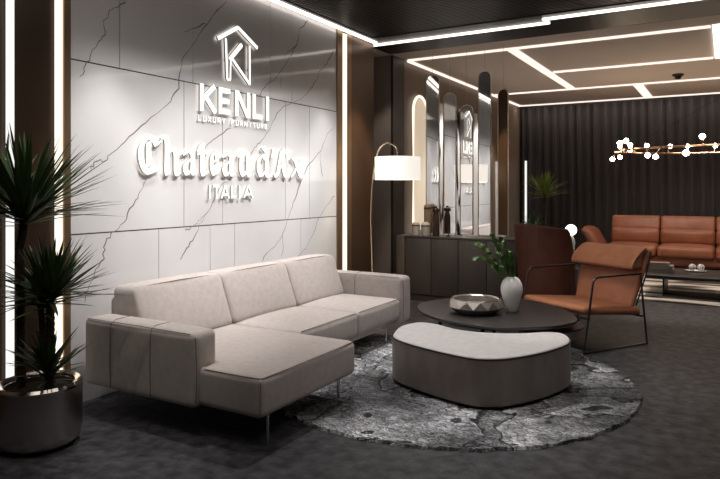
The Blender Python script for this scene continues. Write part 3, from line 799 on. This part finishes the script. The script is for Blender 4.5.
# ================================================================ ORANGE SOFA
t = thing('leather_sofa', 'orange leather sofa with raised headrests in front of the curtain', 'sofa', (-.5,14.1,0))
O_ = M['leather_o']
xs = [-2.10,-1.16,-.17,.82]
L3(SB('base', (-2.15,.87,13.45,14.5,.12,.30), .05, O_, t, n=8), t)
for a, b in zip(xs, xs[1:]):
    L3(SB('seat_cushion', (a+.006,b-.006,13.35,14.25,.28,.50), .07, O_, t, n=8, bulge=(0,0,.02,0,0,.035)), t)
    L3(SB('back_cushion', (a+.006,b-.006,14.12,14.42,.47,.80), .08, O_, t, n=8, bulge=(0,0,.05,0,0,.0)), t)
    def hf(q): q.y += (q.z-.75)*.35; return q
    L3(SB('headrest', (a+.008,b-.008,14.2,14.40,.76,1.05), .05, O_, t, n=8, bulge=(0,0,.015,0,0,0), fn=hf), t)
for s, xc in ((-1,-2.10),(1,.82)):
    def af(q, s=s, xc=xc):
        q.x += s*max(0,q.z-.3)*.55; return q
    x0_, x1_ = (xc-.24, xc-.01) if s < 0 else (xc+.01, xc+.24)
    L3(SB('arm', (x0_,x1_,13.45,14.4,.14,.80), .10, O_, t, n=8, bulge=(.02,.02,.02,0,0,.03), fn=af), t)
for x in (-2.0,.7):
    for y in (13.55,14.4):
        bm = bmesh.new(); tube(bm, [(x,y,0),(x,y,.13)], .02, 12); L3(link('leg', bm, M['black_metal'], t), t)
# far rug
bm = bmesh.new(); box(bm, -1.78,2.6,9.86,13.1,.001,.012, 0, .004, 1)
m = mat('veined_rug', (.5,.45,.4), .95)
nt = m.node_tree; N = nt.nodes; L = nt.links
tc = N.new('ShaderNodeTexCoord'); mpn = N.new('ShaderNodeMapping'); mpn.inputs['Scale'].default_value = (.32,2.3,1); mpn.inputs['Rotation'].default_value = (0,0,.12)
nz = N.new('ShaderNodeTexNoise'); nz.inputs['Scale'].default_value = 1.6; nz.inputs['Detail'].default_value = 5; nz.inputs['Distortion'].default_value = .8
rp = N.new('ShaderNodeValToRGB'); e = rp.color_ramp.elements
e[0].position = .40; e[0].color = (.03,.025,.02,1); e[1].position = .53; e[1].color = (.72,.68,.63,1)
x_ = e.new(.46); x_.color = (.30,.25,.21,1)
L.new(tc.outputs['Object'], mpn.inputs[0]); L.new(mpn.outputs[0], nz.inputs['Vector']); L.new(nz.outputs['Fac'], rp.inputs[0]); L.new(rp.outputs[0], N['Principled BSDF'].inputs['Base Color'])
tag(link('patterned_rug', bm, m), 'cream rug with dark flowing streaks under the far low table', 'rug')
# far coffee table
t = thing('low_table', 'long low dark table in front of the orange sofa', 'table', (.15,10.7,0))
B('tabletop', -1.17,1.2,-.52,.6,.29,.335, M['table'], t, .006)
for x in (-.95,.98):
    B('leg', x-.012,x+.012,-.33,.37,.0125,.29, M['black_metal'], t)
def book(x, y, z, w, d, h, rz, m, label):
    t = thing('book', label, 'book', (x,y,z), rz, 'books stacked on the far low table')
    bm = bmesh.new(); box(bm,-w/2,w/2,-d/2,d/2,0,.004); box(bm,-w/2,w/2,-d/2,d/2,h-.004,h); box(bm,-w/2,-w/2+.004,-d/2,d/2,.004,h-.004)
    link('cover', bm, m, t, smooth=False); B('pages', -w/2+.0045,w/2-.006,-d/2+.006,d/2-.006,.0042,h-.0042, M['page'], t)
bx, by = -.86, 10.75
book(bx,by,.3355,.36,.26,.05,.05,M['book'],'grey book at the bottom of the stack on the far low table')
book(bx+.01,by,.3858,.32,.24,.045,-.08,M['book'],'grey book in the middle of the stack on the far low table')
book(bx-.02,by,.4311,.28,.21,.04,.10,M['book2'],'brownish book on top of the stack on the far low table')
tx, ty = -.40, 10.95
t = thing('tray', 'small white oval tray on the far low table', 'tray', (tx,ty,.3357))
bm = bmesh.new(); lathe(bm, [(0,0),(.12,0),(.15,.018),(.146,.02),(.118,.006),(0,.006)], 40)
for v in bm.verts: v.co.y *= .6
link('dish', bm, M['ceramic'], t)
def ballr(x, y, label):
    t = thing('decorative_ball', label, 'ornament', (x,y,.3357+.0065+.0590), 0)
    bm = bmesh.new(); bmesh.ops.create_uvsphere(bm, u_segments=24, v_segments=16, radius=.054); link('shell', bm, M['ceramic'], t)
    bm = bmesh.new()
    for a in (0, PI/2): tube(bm, [(.055*math.cos(k*PI/16)*math.cos(a+.5), .055*math.cos(k*PI/16)*math.sin(a+.5), .055*math.sin(k*PI/16)) for k in range(32)], .0028, 5, closed=True)
    link('dark_bands', bm, M['jar_dark'], t)
ballr(tx-.045,ty-.02,'white banded ball, the left one of two on the white tray')
ballr(tx+.07,ty+.015,'white banded ball, the right one of two on the white tray')

# ================================================================ CHANDELIER
ccx, ccy, cz, ea, eb = .35, 12.0, 2.26, 2.05, 1.22
t = thing('chandelier', 'large oval copper ring pendant studded with glowing globes', 'chandelier', (ccx,ccy,cz))
def el(a, k=1): return Vector((ea*k*math.cos(a), eb*k*math.sin(a), .0))
bm = bmesh.new(); tube(bm, [el(i*2*PI/96) for i in range(96)], .018, 8, closed=True); link('ring', bm, M['copper'], t)
rnd = random.Random(4)
NG = 34
for i in range(NG):
    a = 2*PI*i/NG+rnd.uniform(-.07,.07)
    base = el(a); el_ = rnd.choice((-1,1,1,-1,.2)); d = Vector((rnd.uniform(-.7,.7), rnd.uniform(-.7,.7), el_)).normalized()
    l = rnd.uniform(.085,.14); r = rnd.choice((.036,.040,.045))
    bm = bmesh.new(); tube(bm, [base+d*.014, base+d*l], .007, 6); tube(bm, [base+d*(l-.025), base+d*l], .017, 10); st = link('stem', bm, M['brass'], t)
    bm = bmesh.new(); bmesh.ops.create_uvsphere(bm, u_segments=16, v_segments=10, radius=r, matrix=Matrix.Translation(base+d*(l+r*.93))); link('globe', bm, M['bulb'], st)
for a in (2.9,3.6,5.2,1.0,0.1):
    bm = bmesh.new(); tube(bm, [el(a), Vector((.4 if a < 5 else .3, .0, ZC-cz-.03))], .002, 5); link('cable', bm, M['black_metal'], t)
LATHE('canopy', [(0,ZC-cz-.001),(.14,ZC-cz-.001),(.14,ZC-cz-.035),(0,ZC-cz-.036)], M['brass'], t, 32, .38,0)

# ================================================================ SIGNS
# strokes on the marble plane; (u, v) = (y, z)
def poly_prism(bm, P, x0, x1):
    a = sum(P[i][0]*P[(i+1)%len(P)][1]-P[(i+1)%len(P)][0]*P[i][1] for i in range(len(P)))
    if a < 0: P = P[::-1]
    A = [bm.verts.new((x0,p[0],p[1])) for p in P]; D = [bm.verts.new((x1,p[0],p[1])) for p in P]
    bm.faces.new(A[::-1]).material_index = 2; bm.faces.new(D); K = len(P)
    for k in range(K): bm.faces.new((A[k],A[(k+1)%K],D[(k+1)%K],D[k])).material_index = 1
def stroke(bm, P, w, x0, x1):
    for p, q in zip(P, P[1:]):
        p, q = Vector(p), Vector(q); d = (q-p).normalized(); n_ = Vector((-d.y,d.x))*w/2
        poly_prism(bm, [p+n_, q+n_, q-n_, p-n_], x0, x1)
def nib(bm, P, w, ang_, x0, x1, sm=True):
    n_ = Vector((math.cos(ang_), math.sin(ang_)))*w/2; th = Vector((-n_.y,n_.x)).normalized()*w*.13
    P = [Vector(p) for p in P]
    if sm and len(P) > 2:
        Q = []
        for i in range(len(P)-1):
            p0, p1, p2, p3 = (P[max(0,min(len(P)-1,i+j-1))] for j in range(4))
            for k in range(5):
                u = k/5; Q.append(.5*((2*p1)+(p2-p0)*u+(2*p0-5*p1+4*p2-p3)*u*u+(3*p1-p0-3*p2+p3)*u**3))
        Q.append(P[-1]); P = Q
    def hull(pts):
        pts = sorted({(round(p.x,5),round(p.y,5)) for p in pts})
        def half(ps):
            h = []
            for p in ps:
                while len(h) > 1 and (h[-1][0]-h[-2][0])*(p[1]-h[-2][1])-(h[-1][1]-h[-2][1])*(p[0]-h[-2][0]) <= 0: h.pop()
                h.append(p)
            return h
        return half(pts)[:-1]+half(pts[::-1])[:-1]
    for p, q in zip(P, P[1:]):
        c = [b+s*n_+r*th for b in (p,q) for s in (-1,1) for r in (-1,1)]
        poly_prism(bm, hull(c), x0, x1)
X0, X1 = WX+.016, WX+.034
SG = [M['sign'], M['sign_side'], M['sign_back']]
CAPS = {'K':[[(.12,0),(.12,1)],[(.9,1),(.2,.46)],[(.34,.56),(.95,0)]], 'E':[[(.12,0),(.12,1)],[(.12,.9),(.85,.9)],[(.12,.5),(.78,.5)],[(.12,.1),(.85,.1)]],
 'N':[[(.12,0),(.12,1)],[(.16,.98),(.84,.02)],[(.88,0),(.88,1)]], 'L':[[(.12,0),(.12,1)],[(.12,.1),(.85,.1)]], 'I':[[(.5,0),(.5,1)]],
 'T':[[(.5,0),(.5,1)],[(.05,.93),(.95,.93)]], 'A':[[(.08,0),(.5,1)],[(.5,1),(.92,0)],[(.25,.3),(.75,.3)]],
 'U':[[(.12,1),(.12,.12)],[(.12,.08),(.88,.08)],[(.88,.12),(.88,1)]], 'X':[[(.1,0),(.9,1)],[(.1,1),(.9,0)]],
 'R':[[(.12,0),(.12,1)],[(.12,.92),(.75,.92)],[(.8,.92),(.8,.5)],[(.12,.48),(.8,.48)],[(.45,.48),(.88,0)]],
 'Y':[[(.1,1),(.5,.45)],[(.9,1),(.5,.45)],[(.5,.45),(.5,0)]], 'F':[[(.12,0),(.12,1)],[(.12,.92),(.85,.92)],[(.12,.52),(.75,.52)]]}
def capletter(par, chr_, y0, y1, z0, z1, w, x0=X0, x1=X1):
    bm = bmesh.new()
    for st in CAPS[chr_]: stroke(bm, [(y0+(y1-y0)*a, z0+(z1-z0)*b) for a, b in st], w, x0, x1)
    o = link('letter', bm, SG, par, smooth=False); return L3(o, par)
# house emblem
PIN = None
t = thing('house_emblem', 'glowing house outline with a slanted K inside, above the word KENLI', 'sign', (WX,4.9,2.9))
W = lambda px, py: on_x(px, py, WX+.03)
bm = bmesh.new(); stroke(bm, [W(217.5,38.5), W(237.7,27.5), W(257.3,48.3)], .036, X0, X1)
for p_ in (W(227,33.5), W(248,38.5)): stroke(bm, [(p_[0]-.006,p_[1]), (p_[0]+.006,p_[1])], .012, WX+.0005, X0)
L3(link('roof', bm, SG, t, smooth=False), t)
bm = bmesh.new(); stroke(bm, [W(225.5,38.5), W(227,79.5)], .026, X0, X1); stroke(bm, [W(249.3,46), W(249.5,85)], .026, X0, X1)
for p_ in (W(226.5,60), W(249.4,70)): stroke(bm, [(p_[0]-.006,p_[1]), (p_[0]+.006,p_[1])], .012, WX+.0005, X0)
L3(link('house_wall', bm, SG, t, smooth=False), t)
bm = bmesh.new(); stroke(bm, [W(226,41),W(226.8,79.5),W(230,80),W(230.4,60),W(242,46),W(240.5,44),W(228.5,59)], .020, X0, X1); stroke(bm, [W(232.5,59.5),W(249.5,84.5)], .03, X0, X1); L3(link('slanted_k', bm, SG, t, smooth=False), t)
# KENLI
t = thing('wall_lettering', 'thick glowing block letters reading KENLI on the marble wall', 'sign', (WX,4.8,2.45))
zb_, zt_ = 2.315, 2.565
for c, a, b in (('K',199.5,216),('E',218.5,232),('N',234.5,250),('L',252.5,263.5),('I',264,270.5)):
    capletter(t, c, W(a,100)[0], W(b,100)[0], zb_, zt_, .048)
# tagline
t = thing('wall_lettering', 'faint small line of letters directly under the word KENLI', 'sign', (WX,4.8,2.27))
s_ = 'LUXURY FURNITURE'; y0_, y1_ = W(198.5,115)[0], W(269,125)[0]; st_ = (y1_-y0_)/len(s_)
for i, c in enumerate(s_):
    if c != ' ': capletter(t, c, y0_+i*st_, y0_+(i+.72)*st_, 2.225, 2.272, .010, WX+.012, WX+.022)
# ITALIA
t = thing('wall_lettering', 'glowing word ITALIA centred low on the marble wall', 'sign', (WX,4.8,1.55))
for c, a, b in (('I',207.5,211.5),('T',212.5,220),('A',220.5,229.5),('L',231,236.5),('I',237.5,241),('A',243,253.5)):
    capletter(t, c, W(a,190)[0], W(b,190)[0], 1.51, 1.635, .018)
# Chateau d'Ax in broad-nib script
G = {
 'C':(1.0,[[(.80,1.10),(.62,1.33),(.38,1.36),(.14,1.02),(.10,.60),(.22,.20),(.46,.02),(.80,.12)],[(.44,1.15),(.44,.30)],[(.80,1.12),(.94,1.22)]]),
 'h':(.78,[[(.10,1.42),(.30,1.30),(.30,.10),(.38,.0)],[(.30,.78),(.60,.98),(.76,.80),(.78,.10),(.90,-.02)]]),
 'a':(.78,[[(.16,.82),(.42,.98),(.68,.80),(.68,.14),(.84,.02)],[(.66,.62),(.34,.52),(.16,.30),(.24,.06),(.46,.04),(.66,.20)]]),
 't':(.55,[[(.12,1.0),(.40,1.26),(.40,.16),(.60,.0),(.76,.10)],[(.12,.90),(.76,.94)]]),
 'e':(.66,[[(.20,.52),(.62,.64),(.60,.90),(.40,.98),(.18,.74),(.16,.30),(.38,.02),(.70,.14)]]),
 'u':(.82,[[(.10,.88),(.24,.94),(.24,.24),(.42,.02),(.66,.22)],[(.70,.96),(.70,.16),(.86,.0)]]),
 'd':(.80,[[(.64,.84),(.40,.98),(.16,.72),(.14,.28),(.36,.02),(.62,.22)],[(.46,1.38),(.68,1.20),(.72,.90),(.72,.12),(.88,.02)]]),
 "'":(.22,[[(.30,1.35),(.36,1.20),(.16,1.0)]]),
 'A':(1.0,[[(.04,.10),(.18,.04),(.34,.50),(.50,1.15),(.60,1.34)],[(.60,1.34),(.66,.90),(.74,.20),(.92,.02)],[(.28,.50),(.74,.50)]]),
 'x':(.80,[[(.12,.96),(.34,.80),(.70,.14),(.94,.0)],[(.92,.98),(.08,.02)]])}
t = thing('wall_lettering', "large glowing script reading Chateau d'Ax across the marble wall", 'sign', (WX,4.8,1.9))
zb2, xh = 1.735, .215
for c, a, b in (('C',137.5,163),('h',160,182),('a',182,198.5),('t',197,210.5),('e',209.5,221.5),('a',221.5,236.5),('u',237,253.5),('d',256,271.5),("'",271.5,276),('A',274,288.5),('x',290.5,304)):
    ya_, yb_ = W(a,160)[0], W(b,160)[0]
    bm = bmesh.new()
    for st in G[c][1]: nib(bm, [(ya_+(yb_-ya_)*(.03+.88*min(1.05,p)), zb2+xh*q) for p, q in st], .054 if c not in "'ex" else .046, math.radians(28), X0, X1)
    L3(link('letter', bm, SG, t, smooth=False), t)

# ================================================================ LIGHTS
def spot(x, y, z, energy, size=60, tx=None, ty=None, tz=0, col=(1,.90,.80), blend=.5, rad=.05):
    l = bpy.data.lights.new('downlight_and_fill', 'SPOT'); l.energy = energy; l.spot_size = math.radians(size); l.spot_blend = blend
    l.color = col; l.shadow_soft_size = rad
    o = bpy.data.objects.new('downlight_and_fill', l); C.objects.link(o); o.location = (x,y,z)
    d = Vector(((x if tx is None else tx)-x, (y if ty is None else ty)-y, tz-z)); o.rotation_euler = d.to_track_quat('-Z','Y').to_euler()
    return o
def area(x, y, z, sx, sy, energy, col=(1,.92,.84)):
    l = bpy.data.lights.new('fill_light', 'AREA'); l.shape = 'RECTANGLE'; l.size = sx; l.size_y = sy; l.energy = energy; l.color = col
    o = bpy.data.objects.new('fill_light', l); C.objects.link(o); o.location = (x,y,z); return o
# marble wall washers
for y in (3.25,4.1,4.85,5.6,6.35):
    spot(-3.60, y, 3.52, 115 if y in (3.25,6.35) else 90, 52, tx=-3.92, tz=0, col=(1,.955,.92), blend=.6 if y in (3.25,6.35) else 1)
spot(-3.72, 7.12, 3.52, 200, 44, tx=-4.05, tz=0, col=(1,.70,.42), blend=.3)
spot(-3.2, 1.9, 3.5, 45, 50, tx=-3.8, ty=2.5, tz=.6, col=(1,.9,.78))  # added spot without a fixture, brightens the dracaena
l = bpy.data.lights.new('marble_fill', 'AREA'); l.shape = 'RECTANGLE'; l.size = .12; l.size_y = 3.6; l.energy = 21; l.color = (1,.97,.95); l.spread = math.radians(56)  # added unseen emitter, broad soft fill on the marble
o = bpy.data.objects.new('marble_fill', l); C.objects.link(o); o.location = (-2.75,4.85,3.5)
o.rotation_euler = Vector((-.58,0,-.82)).to_track_quat('-Z','X').to_euler()
# seating group
spot(-2.75, 4.6, 3.5, 125, 70, tx=-2.6, ty=4.3, col=(1,.95,.92), rad=.06)
spot(-2.2, 6.0, 3.5, 150, 60, tx=-1.8, ty=5.3, col=(1,.95,.92), rad=.06)
spot(-1.2, 5.6, 3.5, 110, 60, tx=-1.2, ty=6.6, col=(1,.93,.88), rad=.06)
spot(.4, 4.2, 3.5, 45, 80, tx=-1.6, ty=5.2, col=(1,.93,.88), rad=.1)
area(-1.5, 2.0, 3.55, 3.5, 3.5, 34)  # added frontal fill for the seating, no ceiling panel there
spot(-3.3, 7.6, 3.5, 60, 60, tx=-4.3, ty=8.6, tz=1.6, col=(1,.9,.8))
spot(-3.2, 7.2, 3.5, 110, 40, tx=-3.5, ty=8.4, tz=1, col=(1,.9,.8))  # extra spot added to brighten the sideboard and its jars
l = bpy.data.lights.new('cove_light', 'AREA'); l.shape = 'RECTANGLE'; l.size = 8.5; l.size_y = .05; l.energy = 30; l.color = (1,.88,.78)
o = bpy.data.objects.new('cove_light', l); C.objects.link(o); o.location = (0,14.85,3.56); o.rotation_euler = (math.radians(12),0,0)
# far room
spot(-1.4, 11.8, 3.5, 90, 70, tx=-1.2, ty=13.8, tz=.5, col=(1,.88,.76), rad=.08)
spot(.2, 11.9, 3.5, 90, 70, tx=.1, ty=13.8, tz=.5, col=(1,.88,.76), rad=.08)
spot(-.6, 10.3, 3.5, 230, 70, tx=-.5, ty=10.4, tz=.0, col=(1,.90,.80), rad=.08)
spot(-3.4, 10.6, 3.5, 190, 80, tx=-4.3, ty=10.6, tz=1.2, col=(1,.95,.9))
spot(-3.4, 12.4, 3.5, 170, 80, tx=-4.3, ty=12.4, tz=1.2, col=(1,.95,.9))
def bulb(x, y, z, e, col, r=.1):
    l = bpy.data.lights.new('bulb_light', 'POINT'); l.energy = e; l.color = col; l.shadow_soft_size = r
    o = bpy.data.objects.new('bulb_light', l); C.objects.link(o); o.location = (x,y,z)
bulb(-3.55, 7.07, 1.86, 6, (1,.88,.72), .05)

w = bpy.data.worlds.new('World'); sc.world = w; w.use_nodes = True
w.node_tree.nodes['Background'].inputs[0].default_value = (.02,.018,.017,1); w.node_tree.nodes['Background'].inputs[1].default_value = .3

# ================================================================ CAMERA
cam = bpy.data.cameras.new('Camera'); cam.sensor_fit = 'HORIZONTAL'; cam.sensor_width = 36; cam.lens = F/720*36
cam.shift_y = -(239.5-189)/720; cam.clip_start = .05; cam.clip_end = 100
co = bpy.data.objects.new('Camera', cam); C.objects.link(co)
co.location = (0,0,1.6); co.rotation_euler = (PI/2, 0, math.atan2(.5009,.8655)); sc.camera = co
sc.view_settings.view_transform = 'Standard'; sc.view_settings.look = 'None'; sc.view_settings.exposure = 0; sc.view_settings.gamma = 1
sc.view_settings.use_curve_mapping = False
sc.cycles.use_denoising = True
sc.cycles.max_bounces = 8; sc.cycles.sample_clamp_indirect = 6
